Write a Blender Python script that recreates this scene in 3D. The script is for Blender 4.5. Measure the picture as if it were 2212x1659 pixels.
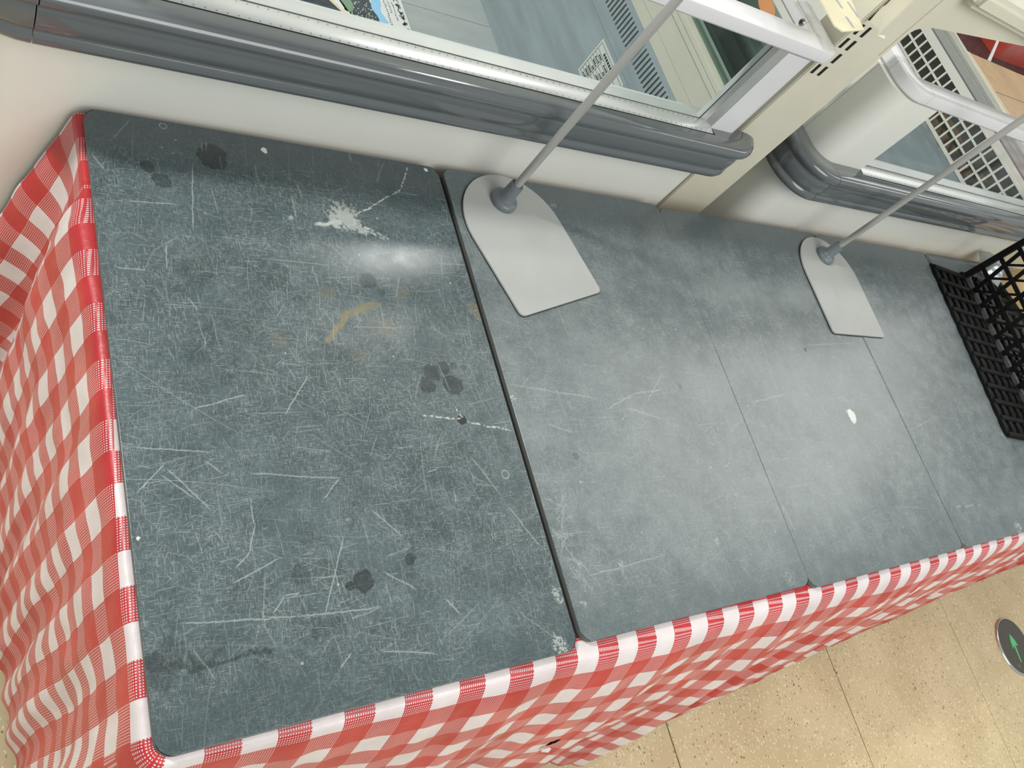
import bpy, bmesh, math, random
import numpy as np
from mathutils import Vector, Matrix, noise
random.seed(7)
SC = bpy.context.scene
for o in list(bpy.data.objects):
    bpy.data.objects.remove(o)
COL = SC.collection
H = 0.70                      # height of the table top above the floor; coordinates below are relative to the table top

# ------------------------------------------------------------------ camera, light, exposure
CR = [[0.8041859977, -0.2705117106, 0.5292525819], [-0.0090334014, -0.8958910275, -0.4441820172], [0.5943090767, 0.3524240077, -0.7229066607]]
cam = bpy.data.objects.new('camera', bpy.data.cameras.new('camera'))
COL.objects.link(cam)
m = Matrix(((CR[0][0], -CR[1][0], -CR[2][0]), (CR[0][1], -CR[1][1], -CR[2][1]), (CR[0][2], -CR[1][2], -CR[2][2]))).to_4x4()
m.translation = (-0.17699, -0.04486, 0.84395 + H)
cam.matrix_world = m
cam.data.sensor_fit = 'HORIZONTAL'; cam.data.sensor_width = 36.0; cam.data.lens = 28.926
cam.data.clip_start = 0.02
SC.camera = cam

w = bpy.data.worlds.new('shop_light'); SC.world = w; w.use_nodes = True
bg = w.node_tree.nodes['Background']
bg.inputs[0].default_value = (0.97, 1.0, 0.96, 1); bg.inputs[1].default_value = 0.56

def lamp(name, loc, size, power, target, col=(1, 0.99, 0.95), size_y=None):
    l = bpy.data.lights.new(name, 'AREA'); l.energy = power; l.size = size; l.color = col
    if size_y: l.shape = 'RECTANGLE'; l.size_y = size_y
    else: l.shape = 'DISK'
    o = bpy.data.objects.new(name, l); COL.objects.link(o)
    o.location = (loc[0], loc[1], loc[2] + H)
    d = Vector((target[0], target[1], target[2] + H)) - o.location
    o.rotation_euler = d.to_track_quat('-Z', 'Y').to_euler()
    return o
lamp('ceiling_and_fill_lamp', (1.83, 2.19, 2.2), 0.24, 10, (0.6, 0.8, 0))
lamp('ceiling_and_fill_lamp', (-1.5, 1.25, 2.2), 0.24, 68, (0.8, 0.5, 0))
lamp('ceiling_and_fill_lamp', (3.9, 1.4, 2.2), 2.2, 34, (1.6, 0.6, 0))
lamp('ceiling_and_fill_lamp', (1.2, -2.0, 2.3), 2.4, 80, (1.2, -0.2, -0.5))  # unseen fill light added in front to brighten the floor
SC.view_settings.view_transform = 'Standard'; SC.view_settings.look = 'None'
SC.view_settings.gamma = 1.0; SC.view_settings.use_curve_mapping = False
SC.view_settings.exposure = -0.08

# ------------------------------------------------------------------ helpers
def lin(c):
    return tuple(((v/255)/12.92 if v/255 <= 0.04045 else ((v/255+0.055)/1.055)**2.4) for v in c) + (1.0,)

def V(x, y, z): return Vector((x, y, z + H))

class NT:
    """small node-tree writer"""
    def __init__(self, tree): self.t = tree; self.n = tree.nodes; self.l = tree.links
    def put(self, v, sock):
        if hasattr(v, 'is_output'): self.l.new(v, sock)
        elif v is not None: sock.default_value = v
    def math(self, op, a, b=None, c=None, clamp=False):
        n = self.n.new('ShaderNodeMath'); n.operation = op; n.use_clamp = clamp
        for i, v in enumerate((a, b, c)):
            if v is not None: self.put(v, n.inputs[i])
        return n.outputs[0]
    def vec(self, op, a, b=None, s=None):
        n = self.n.new('ShaderNodeVectorMath'); n.operation = op
        self.put(a, n.inputs[0])
        if b is not None: self.put(b, n.inputs[1])
        if s is not None: self.put(s, n.inputs['Scale'])
        return n.outputs['Value'] if op in ('LENGTH', 'DOT_PRODUCT', 'DISTANCE') else n.outputs[0]
    def mix(self, f, a, b):
        n = self.n.new('ShaderNodeMix'); n.data_type = 'RGBA'; n.clamp_factor = True
        self.put(f, n.inputs[0]); self.put(a, n.inputs[6]); self.put(b, n.inputs[7])
        return n.outputs[2]
    def ramp(self, v, lo, hi, to0=0.0, to1=1.0, smooth=True):
        n = self.n.new('ShaderNodeMapRange'); n.interpolation_type = 'SMOOTHSTEP' if smooth else 'LINEAR'
        self.put(v, n.inputs[0])
        for i, q in enumerate((lo, hi, to0, to1)): self.put(q, n.inputs[1+i])
        return n.outputs[0]
    def noise(self, vec, scale, detail=3, rough=0.5, dist=0.0, out=0):
        n = self.n.new('ShaderNodeTexNoise'); self.put(vec, n.inputs['Vector'])
        n.inputs['Scale'].default_value = scale; n.inputs['Detail'].default_value = detail
        n.inputs['Roughness'].default_value = rough; n.inputs['Distortion'].default_value = dist
        return n.outputs[out]
    def voro(self, vec, scale, feature='F1', dims='3D'):
        n = self.n.new('ShaderNodeTexVoronoi'); n.voronoi_dimensions = dims; n.feature = feature
        self.put(vec, n.inputs['Vector']); n.inputs['Scale'].default_value = scale
        return n
    def pos(self): return self.n.new('ShaderNodeNewGeometry').outputs['Position']
    def obj(self): return self.n.new('ShaderNodeTexCoord').outputs['Object']
    def scale(self, v, s): 
        n = self.n.new('ShaderNodeVectorMath'); n.operation = 'MULTIPLY'; self.put(v, n.inputs[0]); n.inputs[1].default_value = s
        return n.outputs[0]
    def sep(self, v):
        n = self.n.new('ShaderNodeSeparateXYZ'); self.put(v, n.inputs[0]); return n.outputs
    def comb(self, x, y, z):
        n = self.n.new('ShaderNodeCombineXYZ')
        for i, q in enumerate((x, y, z)): self.put(q, n.inputs[i])
        return n.outputs[0]
    def bump(self, h, strength, dist):
        n = self.n.new('ShaderNodeBump'); n.inputs['Strength'].default_value = strength; n.inputs['Distance'].default_value = dist
        self.put(h, n.inputs['Height']); return n.outputs[0]

def mat(name, col=(128, 128, 128), rough=0.5, metal=0.0, coat=0.0, spec=0.5):
    m = bpy.data.materials.new(name); m.use_nodes = True
    t = NT(m.node_tree); b = m.node_tree.nodes['Principled BSDF']
    b.inputs['Base Color'].default_value = lin(col); b.inputs['Roughness'].default_value = rough
    b.inputs['Metallic'].default_value = metal; b.inputs['Coat Weight'].default_value = coat
    b.inputs['Specular IOR Level'].default_value = spec
    return m, t, b

def worn(name, col, rough=0.5, metal=0.0, var=0.08, scale=9.0, coat=0.0, stretch=None, bump=0.0, rvar=0.03):
    """plain colour with gentle procedural variation of tone and gloss"""
    m, t, b = mat(name, col, rough, metal, coat)
    p = t.pos()
    if stretch: p = t.scale(p, stretch)
    n = t.noise(p, scale, 5, 0.6)
    c = lin(col); d = tuple(x*(1-2*var) for x in c[:3]) + (1,)
    t.put(t.mix(t.ramp(n, 0.3, 0.7), d, c), b.inputs['Base Color'])
    t.put(t.ramp(t.noise(p, scale*3, 4), 0.3, 0.7, max(rough-rvar, 0.03), rough+rvar), b.inputs['Roughness'])
    if bump: t.put(t.bump(n, bump, 0.002), b.inputs['Normal'])
    return m

def link(name, me, m, parent=None):
    o = bpy.data.objects.new(name, me); COL.objects.link(o)
    if m is not None:
        if not me.materials: me.materials.append(m)
    if parent is not None: o.parent = parent
    return o

def mesh(name, bm, m, parent=None, smooth=None):
    bmesh.ops.recalc_face_normals(bm, faces=bm.faces)
    me = bpy.data.meshes.new(name); bm.to_mesh(me); bm.free()
    if smooth is not None:
        for p in me.polygons: p.use_smooth = True
        me.set_sharp_from_angle(angle=math.radians(smooth))
    return link(name, me, m, parent)

def thing(name, label, cat, loc=(0, 0, 0), rotz=0.0, group=None):
    o = bpy.data.objects.new(name, None); COL.objects.link(o)
    o.empty_display_size = 0.05
    o.location = V(*loc); o.rotation_euler = (0, 0, rotz)
    return tag(o, label, cat, group)

def tag(o, label, cat, group=None):
    o['label'] = label; o['category'] = cat
    if group: o['group'] = group
    return o

def box(bm, lo, hi, bevel=0.0, seg=2):
    g = bmesh.ops.create_cube(bm, size=1.0)['verts']
    c = [(a+b)/2 for a, b in zip(lo, hi)]; s = [b-a for a, b in zip(lo, hi)]
    for v in g: v.co = Vector((v.co.x*s[0]+c[0], v.co.y*s[1]+c[1], v.co.z*s[2]+c[2]))
    if bevel:
        es = list({e for v in g for e in v.link_edges})
        bmesh.ops.bevel(bm, geom=es, offset=bevel, segments=seg, affect='EDGES', clamp_overlap=True)

def cyl(bm, a, b, r1, r2=None, n=24, cap=True):
    a = Vector(a); b = Vector(b); r2 = r1 if r2 is None else r2
    q = (b-a).to_track_quat('Z', 'Y').to_matrix().to_4x4(); q.translation = (a+b)/2
    bmesh.ops.create_cone(bm, cap_ends=cap, segments=n, radius1=r1, radius2=r2, depth=(b-a).length, matrix=q)

def lathe(bm, prof, c=(0, 0, 0), n=32):
    rings = []
    for r, z in prof:
        if r < 1e-6: rings.append([bm.verts.new((c[0], c[1], c[2]+z))])
        else: rings.append([bm.verts.new((c[0]+r*math.cos(2*math.pi*i/n), c[1]+r*math.sin(2*math.pi*i/n), c[2]+z)) for i in range(n)])
    for A, B in zip(rings, rings[1:]):
        for i in range(n):
            j = (i+1) % n
            vs = []
            for q in (A[i % len(A)], A[j % len(A)], B[j % len(B)], B[i % len(B)]):
                if q not in vs: vs.append(q)
            if len(vs) > 2: bm.faces.new(vs)

def prism(bm, pts, z0, z1, bevel=0.0):
    """upright prism over a plan outline (local coordinates)"""
    lo = [bm.verts.new((x, y, z0)) for x, y in pts]; hi = [bm.verts.new((x, y, z1)) for x, y in pts]
    n = len(pts)
    bm.faces.new(lo[::-1]); top = bm.faces.new(hi)
    for i in range(n): bm.faces.new((lo[i], lo[(i+1) % n], hi[(i+1) % n], hi[i]))
    if bevel:
        bmesh.ops.bevel(bm, geom=list(top.edges), offset=bevel, segments=2, affect='EDGES')

def plate(bm, pts, n, th):
    """flat plate over 3D outline pts, thickness th along n"""
    n = Vector(n).normalized()*th
    a = [bm.verts.new(Vector(p)) for p in pts]; b = [bm.verts.new(Vector(p)+n) for p in pts]
    k = len(pts)
    bm.faces.new(a[::-1]); bm.faces.new(b)
    for i in range(k): bm.faces.new((a[i], a[(i+1) % k], b[(i+1) % k], b[i]))

def sweep(bm, path, prof, closed=False, caps=True):
    """path: [(x, y, nx, ny)], prof: [(d, z)] - d is the distance along the outward normal"""
    rings = [[bm.verts.new((x+nx*d, y+ny*d, z)) for d, z in prof] for x, y, nx, ny in path]
    k = len(prof)
    for A, B in zip(rings, rings[1:]):
        for i in range(k if closed else k-1):
            bm.faces.new((A[i], A[(i+1) % k], B[(i+1) % k], B[i]))
    if caps and closed:
        bm.faces.new(rings[0]); bm.faces.new(rings[-1][::-1])

def rounded(pts, radii, n=6):
    out = []
    k = len(pts)
    for i in range(k):
        p = Vector(pts[i]); a = Vector(pts[i-1]); b = Vector(pts[(i+1) % k]); r = radii[i] if hasattr(radii, '__len__') else radii
        if r <= 0: out.append(tuple(p)); continue
        u = (a-p).normalized(); v = (b-p).normalized(); ang = u.angle(v)
        d = r/math.tan(ang/2); c = p+(u+v).normalized()*(r/math.sin(ang/2))
        s = p+u*d; e = p+v*d
        a0 = math.atan2(s.y-c.y, s.x-c.x); a1 = math.atan2(e.y-c.y, e.x-c.x)
        da = (a1-a0+math.pi) % (2*math.pi)-math.pi
        for q in range(n+1):
            t = a0+da*q/n; out.append((c.x+r*math.cos(t), c.y+r*math.sin(t)))
    return out
DARK1 = [(0.0642, 0.6673, 0.0089, 0.55), (0.0782, 0.6487, 0.0108, 0.55), (0.148, 0.6999, 0.0188, 0.75), (0.3282, 0.5244, 0.0125, 0.5), (0.3436, 0.5072, 0.0066, 0.4), (0.3898, 0.3841, 0.0122, 0.6), (0.3786, 0.3663, 0.012, 0.6), (0.4101, 0.3918, 0.0095, 0.6), (0.4274, 0.3954, 0.006, 0.5), (0.4434, 0.3933, 0.0053, 0.4), (0.4186, 0.3651, 0.0153, 0.65), (0.4172, 0.3152, 0.0064, 1.0), (0.2941, 0.1416, 0.008, 0.7), (0.2319, 0.1254, 0.0123, 0.75), (0.2145, 0.1224, 0.0053, 0.75), (0.1615, 0.1423, 0.0101, 0.35), (0.1881, 0.144, 0.0135, 0.25), (0.1996, 0.1475, 0.0105, 0.2), (0.1648, 0.0792, 0.0053, 0.4), (0.1896, 0.0868, 0.0065, 0.3), (0.1518, 0.3375, 0.0045, 0.25), (0.1745, 0.1833, 0.0105, 0.2), (0.0075, 0.0841, 0.009, 0.6), (0.4454, 0.3424, 0.0037, 0.2), (0.2272, 0.1987, 0.0111, 0.15)]
WHITE1 = [(0.3144, 0.6272, 0.0185, 0.55), (0.3199, 0.6202, 0.0123, 0.5), (0.3005, 0.613, 0.0075, 0.5), (0.2185, 0.7239, 0.0038, 0.9), (0.2199, 0.721, 0.003, 0.9), (0.006, 0.2029, 0.0018, 1.0), (0.4757, 0.7369, 0.0028, 1.0), (0.2358, 0.615, 0.0036, 0.3), (0.4888, 0.072, 0.008, 0.5), (0.4883, 0.0625, 0.006, 0.5), (0.4693, 0.0103, 0.0108, 0.6), (0.476, 0.0044, 0.0064, 0.6)]
TAN1 = [(0.2635, 0.5011, 0.0117, 0.3), (0.2888, 0.4093, 0.01, 0.3), (0.3402, 0.4503, 0.0135, 0.3), (0.321, 0.4552, 0.0112, 0.25), (0.492, 0.4865, 0.0124, 0.5), (0.4937, 0.4765, 0.0099, 0.5), (0.1886, 0.4289, 0.0111, 0.25), (0.3114, 0.4808, 0.0078, 0.6), (0.3256, 0.4837, 0.0065, 0.6), (0.289, 0.4692, 0.0062, 0.5), (0.3773, 0.5087, 0.0122, 0.3)]
RING1 = [(0.0904, 0.7365, 0.0048, 0.5), (0.4614, 0.2336, 0.0064, 0.5)]
WHITE2 = [(1.3232, 0.2908, 0.0126, 0.8), (1.3215, 0.2818, 0.0098, 0.7), (0.511, 0.3445, 0.0047, 0.7), (0.6089, 0.0924, 0.0045, 0.7), (0.5248, 0.0504, 0.0048, 0.8), (0.7186, 0.7061, 0.0066, 0.4), (0.8129, 0.0967, 0.0045, 0.6), (0.9435, 0.0178, 0.0115, 0.3), (1.7567, 0.0074, 0.0137, 0.6), (1.9107, 0.22, 0.0119, 0.4), (0.9094, 0.2182, 0.002, 1.0), (0.8599, 0.2138, 0.0039, 0.8)]
DARK2 = [(0.5912, 0.2515, 0.0048, 0.5), (0.8623, 0.3592, 0.0042, 0.5), (1.2662, 0.4356, 0.0043, 1.0), (0.7481, 0.2221, 0.0018, 0.3), (0.9491, 0.4115, 0.0159, 0.2), (1.2951, 0.4788, 0.0442, 0.15)]
SCR1 = [(0.2165, 0.3818, 0.1783, 0.3296), (0.0133, 0.2994, 0.0864, 0.289), (0.1274, 0.2617, 0.229, 0.2472), (0.078, 0.3414, 0.1378, 0.3567), (0.0808, 0.2797, 0.0961, 0.2642), (0.229, 0.2472, 0.2039, 0.2252), (0.0418, 0.2731, 0.0795, 0.2235), (0.096, 0.1606, 0.1112, 0.1741), (0.1112, 0.1741, 0.1213, 0.2026), (0.1213, 0.2026, 0.1217, 0.2332), (0.0905, 0.1451, 0.1407, 0.1633), (0.0347, 0.1138, 0.152, 0.1), (0.152, 0.1, 0.2451, 0.0939), (0.1806, 0.0982, 0.2183, 0.1791), (0.2606, 0.2043, 0.2905, 0.1701), (0.2569, 0.1324, 0.2934, 0.1062), (0.1255, 0.1079, 0.1403, 0.1229), (0.1403, 0.1229, 0.1564, 0.1236), (0.2341, 0.048, 0.2982, 0.0328), (0.4521, 0.1897, 0.4833, 0.1322), (0.4155, 0.2624, 0.4446, 0.2077), (0.328, 0.0895, 0.3421, 0.0686), (0.345, 0.246, 0.361, 0.2489), (0.1787, 0.3304, 0.2167, 0.3819), (0.035, 0.2667, 0.0646, 0.2387), (0.0103, 0.2507, 0.0383, 0.278), (0.1996, 0.0527, 0.1863, 0.0403), (0.1188, 0.6792, 0.1071, 0.5807), (0.2447, 0.6521, 0.2435, 0.6137), (0.2557, 0.6734, 0.2587, 0.6515), (0.035, 0.6122, 0.0919, 0.6157), (0.0888, 0.4825, 0.0981, 0.4673), (0.0172, 0.5175, 0.047, 0.5167), (0.0733, 0.5551, 0.0692, 0.5198), (0.0045, 0.6728, 0.0146, 0.655)]
CHALK1 = [(0.3587, 0.3233, 0.3911, 0.3195), (0.3911, 0.3195, 0.4184, 0.3145), (0.4236, 0.3123, 0.492, 0.295), (0.2686, 0.6074, 0.3078, 0.6186), (0.3234, 0.6269, 0.3805, 0.5947), (0.3145, 0.6179, 0.282, 0.6084), (0.3315, 0.6319, 0.3736, 0.6579), (0.3736, 0.6579, 0.4222, 0.692), (0.4222, 0.692, 0.4427, 0.7353), (0.4129, 0.3329, 0.4178, 0.3172), (0.3208, 0.6148, 0.3365, 0.6223)]
STREAK1 = [(0.0039, 0.0777, 0.0555, 0.0725), (0.0555, 0.0725, 0.1191, 0.0721), (0.0669, 0.091, 0.0536, 0.0746), (0.0399, 0.0844, 0.0472, 0.075), (0.2922, 0.2222, 0.3227, 0.1649), (0.3603, 0.2838, 0.3162, 0.2421), (0.4097, 0.285, 0.3706, 0.2471), (0.0378, 0.2853, 0.0618, 0.2932), (0.227, 0.0725, 0.2333, 0.0753)]
TANL1 = [(0.2541, 0.4306, 0.2777, 0.4617), (0.2777, 0.4617, 0.3042, 0.4783), (0.3042, 0.4783, 0.3367, 0.4872)]
SCR2 = [(0.7915, 0.3018, 0.7219, 0.3241), (0.6798, 0.3214, 0.7504, 0.3475), (0.7504, 0.3475, 0.8162, 0.353), (0.5561, 0.3034, 0.6016, 0.2869), (0.546, 0.0832, 0.6807, 0.091), (0.6133, 0.0925, 0.6066, 0.0772), (0.7756, 0.3348, 0.8334, 0.3843), (1.0323, 0.3243, 1.1444, 0.3405), (1.5436, 0.0768, 1.6492, 0.0711), (1.5075, 0.2484, 1.6141, 0.2708), (1.2813, 0.4464, 1.464, 0.4561), (1.0011, 0.1369, 1.0076, 0.0877), (0.5118, 0.3663, 0.669, 0.3411)]

# ------------------------------------------------------------------ materials
def group_scratch():
    """short straight or slightly bent strokes, one per random cell"""
    g = bpy.data.node_groups.new('scratch_field', 'ShaderNodeTree')
    g.interface.new_socket('P', in_out='INPUT', socket_type='NodeSocketVector')
    for nm in ('Scale', 'Width', 'Seed'): g.interface.new_socket(nm, in_out='INPUT', socket_type='NodeSocketFloat')
    g.interface.new_socket('Mask', in_out='OUTPUT', socket_type='NodeSocketFloat')
    t = NT(g); i = g.nodes.new('NodeGroupInput').outputs; o = g.nodes.new('NodeGroupOutput')
    q = t.vec('SCALE', t.vec('ADD', i[0], t.comb(i[3], i[3], 0.0)), s=i[1])
    v = g.nodes.new('ShaderNodeTexVoronoi'); v.voronoi_dimensions = '2D'; t.put(q, v.inputs['Vector']); v.inputs['Scale'].default_value = 1.0
    d = t.vec('SUBTRACT', q, v.outputs['Position']); c = t.sep(v.outputs['Color']); ds = t.sep(d)
    j = t.math('MULTIPLY', t.math('SUBTRACT', c[1], 0.5), 0.5)          # most hairlines run along or across the board
    m1 = t.math('LESS_THAN', c[0], 0.32); m2 = t.math('LESS_THAN', c[0], 0.64)
    a = t.math('ADD', t.math('ADD', t.math('MULTIPLY', m1, j), t.math('MULTIPLY', t.math('SUBTRACT', m2, m1), t.math('ADD', j, 1.5708))), t.math('MULTIPLY', t.math('SUBTRACT', 1.0, m2), t.math('MULTIPLY', c[0], 25.0)))
    sn = t.math('SINE', a); cs = t.math('COSINE', a)
    per = t.math('SUBTRACT', t.math('MULTIPLY', ds[0], sn), t.math('MULTIPLY', ds[1], cs))
    al = t.math('ADD', t.math('MULTIPLY', ds[0], cs), t.math('MULTIPLY', ds[1], sn))
    bend = t.math('MULTIPLY', t.math('MULTIPLY', al, al), t.math('MULTIPLY', t.math('SUBTRACT', c[1], 0.5), 0.3))
    per = t.math('ABSOLUTE', t.math('ADD', per, bend))
    wd = t.math('MULTIPLY', i[2], i[1])
    m1 = t.ramp(t.math('DIVIDE', per, wd), 0.3, 1.0, 1.0, 0.0)
    m2 = t.ramp(t.math('ABSOLUTE', al), 0.2, 0.75, 1.0, 0.0)
    t.put(t.math('MULTIPLY', t.math('MULTIPLY', m1, m2), t.math('POWER', c[2], 1.6)), o.inputs[0])
    return g
G_SCR = group_scratch()

def board_material(name, base, base2, scr, strength):
    m, t, b = mat(name, (80, 90, 92), 0.33)
    P = t.vec('MULTIPLY', t.pos(), (1, 1, 0))
    big = t.noise(P, 4.5, 4, 0.6); med = t.noise(P, 26, 6, 0.7)
    fine = t.noise(t.scale(P, (0.35, 4, 1)), 330, 3, 0.7); fine2 = t.noise(t.scale(P, (4, 0.35, 1)), 300, 3, 0.7)
    ys = t.sep(P)[1]; wear_shade = t.math('MULTIPLY', t.ramp(t.math('ADD', ys, t.math('MULTIPLY', t.math('SUBTRACT', med, 0.5), 0.10)), 0.64, 0.73, 1.0, 0.25), t.ramp(t.math('ADD', ys, t.math('MULTIPLY', t.math('SUBTRACT', big, 0.5), 0.08)), 0.0, 0.07, 0.55, 1.0))      # the boards' middle is worn most; rear fade also paints in the freezer's shade
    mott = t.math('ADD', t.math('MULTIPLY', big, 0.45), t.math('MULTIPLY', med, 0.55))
    col = t.mix(t.math('MULTIPLY', t.ramp(mott, 0.33, 0.69), wear_shade), lin(base), lin(base2))
    sp = t.math('MULTIPLY', t.ramp(t.math('MAXIMUM', fine, fine2), 0.5, 0.74), t.math('MULTIPLY', t.ramp(t.noise(P, 16, 5, 0.7), 0.3, 0.7, 0.12, 0.75), strength))
    col = t.mix(t.math('MULTIPLY', sp, wear_shade), col, lin(scr))
    acc = None
    for sc, wd, seed, k in ((6, .0008, 3.1, .5), (10, .0007, 7.7, .5), (15, .0007, 1.3, .5), (22, .0006, 5.9, .45), (32, .0006, 2.2, .45), (45, .00055, 8.4, .45), (65, .00055, 4.4, .45), (90, .0005, 6.6, .45), (130, .0005, 9.2, .45), (180, .0005, 11.7, .45)):
        n = m.node_tree.nodes.new('ShaderNodeGroup'); n.node_tree = G_SCR
        t.put(P, n.inputs[0]); n.inputs[1].default_value = sc; n.inputs[2].default_value = wd; n.inputs[3].default_value = seed
        v = t.math('MULTIPLY', n.outputs[0], k)
        acc = v if acc is None else t.math('MAXIMUM', acc, v)
    acc = t.math('MULTIPLY', acc, t.math('MULTIPLY', t.ramp(t.noise(P, 6, 3), 0.3, 0.62, 0.4, 1.0), strength))
    col = t.mix(t.math('MULTIPLY', acc, wear_shade), col, lin(scr))
    at = m.node_tree.nodes.new('ShaderNodeAttribute'); at.attribute_name = 'marks'
    c = t.sep(at.outputs['Color'])
    col = t.mix(c[2], col, lin((122, 114, 82)))
    col = t.mix(t.math('MULTIPLY', c[0], 0.9), col, lin((30, 35, 36)))
    col = t.mix(at.outputs['Alpha'], col, lin((182, 192, 190)))
    col = t.mix(c[1], col, lin((206, 211, 205)))
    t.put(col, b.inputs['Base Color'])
    r = t.ramp(med, 0.3, 0.7, 0.21, 0.27)
    t.put(t.math('ADD', r, t.math('MULTIPLY', acc, 0.15)), b.inputs['Roughness'])
    t.put(t.bump(t.math('ADD', t.math('MULTIPLY', fine, 0.4), acc), 0.06, 0.0006), b.inputs['Normal'])
    return m

M = {}
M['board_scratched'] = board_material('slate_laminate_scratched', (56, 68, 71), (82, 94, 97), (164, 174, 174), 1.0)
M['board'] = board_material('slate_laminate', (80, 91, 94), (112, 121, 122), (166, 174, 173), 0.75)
M['board_edge'] = worn('laminate_edge', (96, 97, 94), 0.6)
M['rubber'] = worn('black_rubber', (22, 23, 23), 0.7)

def gingham():
    m, t, b = mat('gingham_vinyl', (200, 60, 65), 0.38)
    uv = m.node_tree.nodes.new('ShaderNodeUVMap').outputs[0]
    s = t.sep(uv)
    cu = t.math('FLOORED_MODULO', t.math('FLOOR', t.math('DIVIDE', s[0], 0.0352)), 2.0)
    cv = t.math('FLOORED_MODULO', t.math('FLOOR', t.math('DIVIDE', s[1], 0.0352)), 2.0)
    both = t.math('MULTIPLY', cu, cv); none = t.math('MULTIPLY', t.math('SUBTRACT', 1.0, cu), t.math('SUBTRACT', 1.0, cv))
    fu = t.math('FRACT', t.math('DIVIDE', s[0], 0.0352/13)); fv = t.math('FRACT', t.math('DIVIDE', s[1], 0.0352/13))
    dot = t.math('MULTIPLY', t.ramp(fu, 0.50, 0.58), t.ramp(fv, 0.50, 0.58))
    wv = t.math('MAXIMUM', none, t.math('MULTIPLY', t.math('SUBTRACT', 1.0, both), dot))
    dirt = t.noise(t.pos(), 14, 4)
    red = t.mix(t.ramp(dirt, 0.35, 0.7), lin((172, 36, 42)), lin((188, 46, 51)))
    wht = t.mix(t.ramp(dirt, 0.3, 0.7), lin((204, 194, 195)), lin((217, 209, 210)))
    t.put(t.mix(wv, red, wht), b.inputs['Base Color'])
    t.put(t.bump(t.noise(t.pos(), 45, 4, 0.6), 0.25, 0.004), b.inputs['Normal'])
    return m
M['gingham'] = gingham()

def terrazzo():
    m, t, b = mat('tan_terrazzo', (205, 188, 150), 0.48)
    p = t.pos(); pd = t.vec('ADD', p, t.vec('SCALE', t.noise(p, 60, 2, out=1), s=0.012))
    col = t.mix(t.ramp(t.noise(p, 5, 4), 0.35, 0.65), lin((196, 178, 138)), lin((207, 190, 151)))
    for sc, lo, hi, th, c in ((150, 0.78, 1.0, 0.42, (228, 216, 186)), (210, 0.82, 1.0, 0.40, (182, 164, 126)), (150, 0.92, 1.0, 0.34, (134, 116, 84)), (260, 0.84, 1.0, 0.45, (240, 230, 204)), (210, .94, 1., .42, (98, 84, 60)), (130, .985, 1., .36, (74, 62, 44))):
        v = t.voro(t.scale(pd, (1, 0.6, 1)), sc)
        pick = t.ramp(t.sep(v.outputs['Color'])[0], lo-0.01, lo)
        f = t.math('MULTIPLY', t.ramp(v.outputs['Distance'], th*0.7, th, 1.0, 0.0), pick)
        col = t.mix(t.math('MULTIPLY', f, 0.8), col, lin(c))
    t.put(col, b.inputs['Base Color'])
    return m
M['floor'] = terrazzo()
M['joint'] = worn('tile_joint', (44, 38, 28), 0.8)
M['white_panel'] = worn('white_enamel', (226, 227, 220), 0.34, var=0.02, scale=4, rvar=0.03)
M['white_plastic'] = worn('white_rail_plastic', (220, 220, 223), 0.25, var=0.015, scale=6, coat=0.2, rvar=0.03)
M['bumper'] = worn('grey_bumper_plastic', (94, 100, 103), 0.14, var=0.04, scale=6, coat=0.5, rvar=0.04)
M['alu'] = worn('brushed_aluminium', (214, 215, 214), 0.3, 0.7, 0.03, 14, rvar=0.0)
M['liner'] = worn('grey_liner_metal', (190, 196, 195), 0.4, 0.1, 0.07, 12, stretch=(0.5, 2, 2))
M['liner_blue'] = worn('stainless_liner', (164, 177, 183), 0.36, 0.15, 0.1, 9, stretch=(1, 0.4, 3))
M['liner_cream'] = worn('cream_liner', (204, 204, 190), 0.4, 0.1, 0.04, 8)
M['cream'] = worn('cream_steel', (216, 212, 194), 0.42, var=0.04, scale=7)
M['cream_yellow'] = worn('yellowed_steel', (224, 217, 186), 0.4, var=0.05, scale=18)
M['black'] = worn('dark_void', (12, 12, 11), 0.8)
M['slot_dark'] = worn('vent_dark', (52, 62, 62), 0.7)
M['mesh_dark'] = worn('dark_mesh', (62, 58, 50), 0.6, var=0.3, scale=260)
M['steel'] = worn('zinc_steel', (170, 170, 165), 0.3, 0.9)
M['stand_metal'] = worn('grey_painted_plate', (168, 170, 167), 0.52, var=0.03, scale=14, rvar=0.04)
M['pole'] = worn('satin_pole', (160, 160, 157), 0.4, 0.1, 0.015, 10, rvar=0.0)
M['collar'] = worn('grey_collar_plastic', (104, 112, 118), 0.32, var=0.03)
M['crate'] = worn('black_crate_plastic', (15, 16, 16), 0.6, var=0.1, rvar=0.05)
M['crate'].node_tree.nodes['Principled BSDF'].inputs['Specular IOR Level'].default_value = 0.18
M['slot_grey'] = worn('bracket_slot_shade', (168, 172, 176), 0.6)
M['paper'] = worn('white_paper', (226, 228, 226), 0.6, var=0.02)
M['ink'] = worn('black_ink', (44, 46, 46), 0.6)
M['grey_ink'] = worn('grey_ink', (128, 132, 134), 0.6)
M['sticker'] = worn('sticker_paper', (206, 212, 208), 0.5, var=0.02)
M['poster_dark'] = worn('poster_slate_print', (70, 80, 86), 0.5, var=0.25, scale=60, stretch=(1, 3, 1))
M['poster_blue'] = worn('poster_blue_print', (150, 206, 240), 0.5, var=0.04, scale=30)
M['poster_sand'] = worn('poster_sand_print', (226, 216, 184), 0.5, var=0.08, scale=40)
M['poster_green'] = worn('poster_green_print', (126, 156, 128), 0.5, var=0.08)
M['red_ink'] = worn('red_ink', (210, 80, 60), 0.6)
M['speckle'] = worn('speckled_edge', (96, 98, 94), 0.6, var=0.3, scale=300)
M['carton'] = worn('brown_cardboard', (184, 152, 116), 0.75, var=0.06, scale=25)
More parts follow.
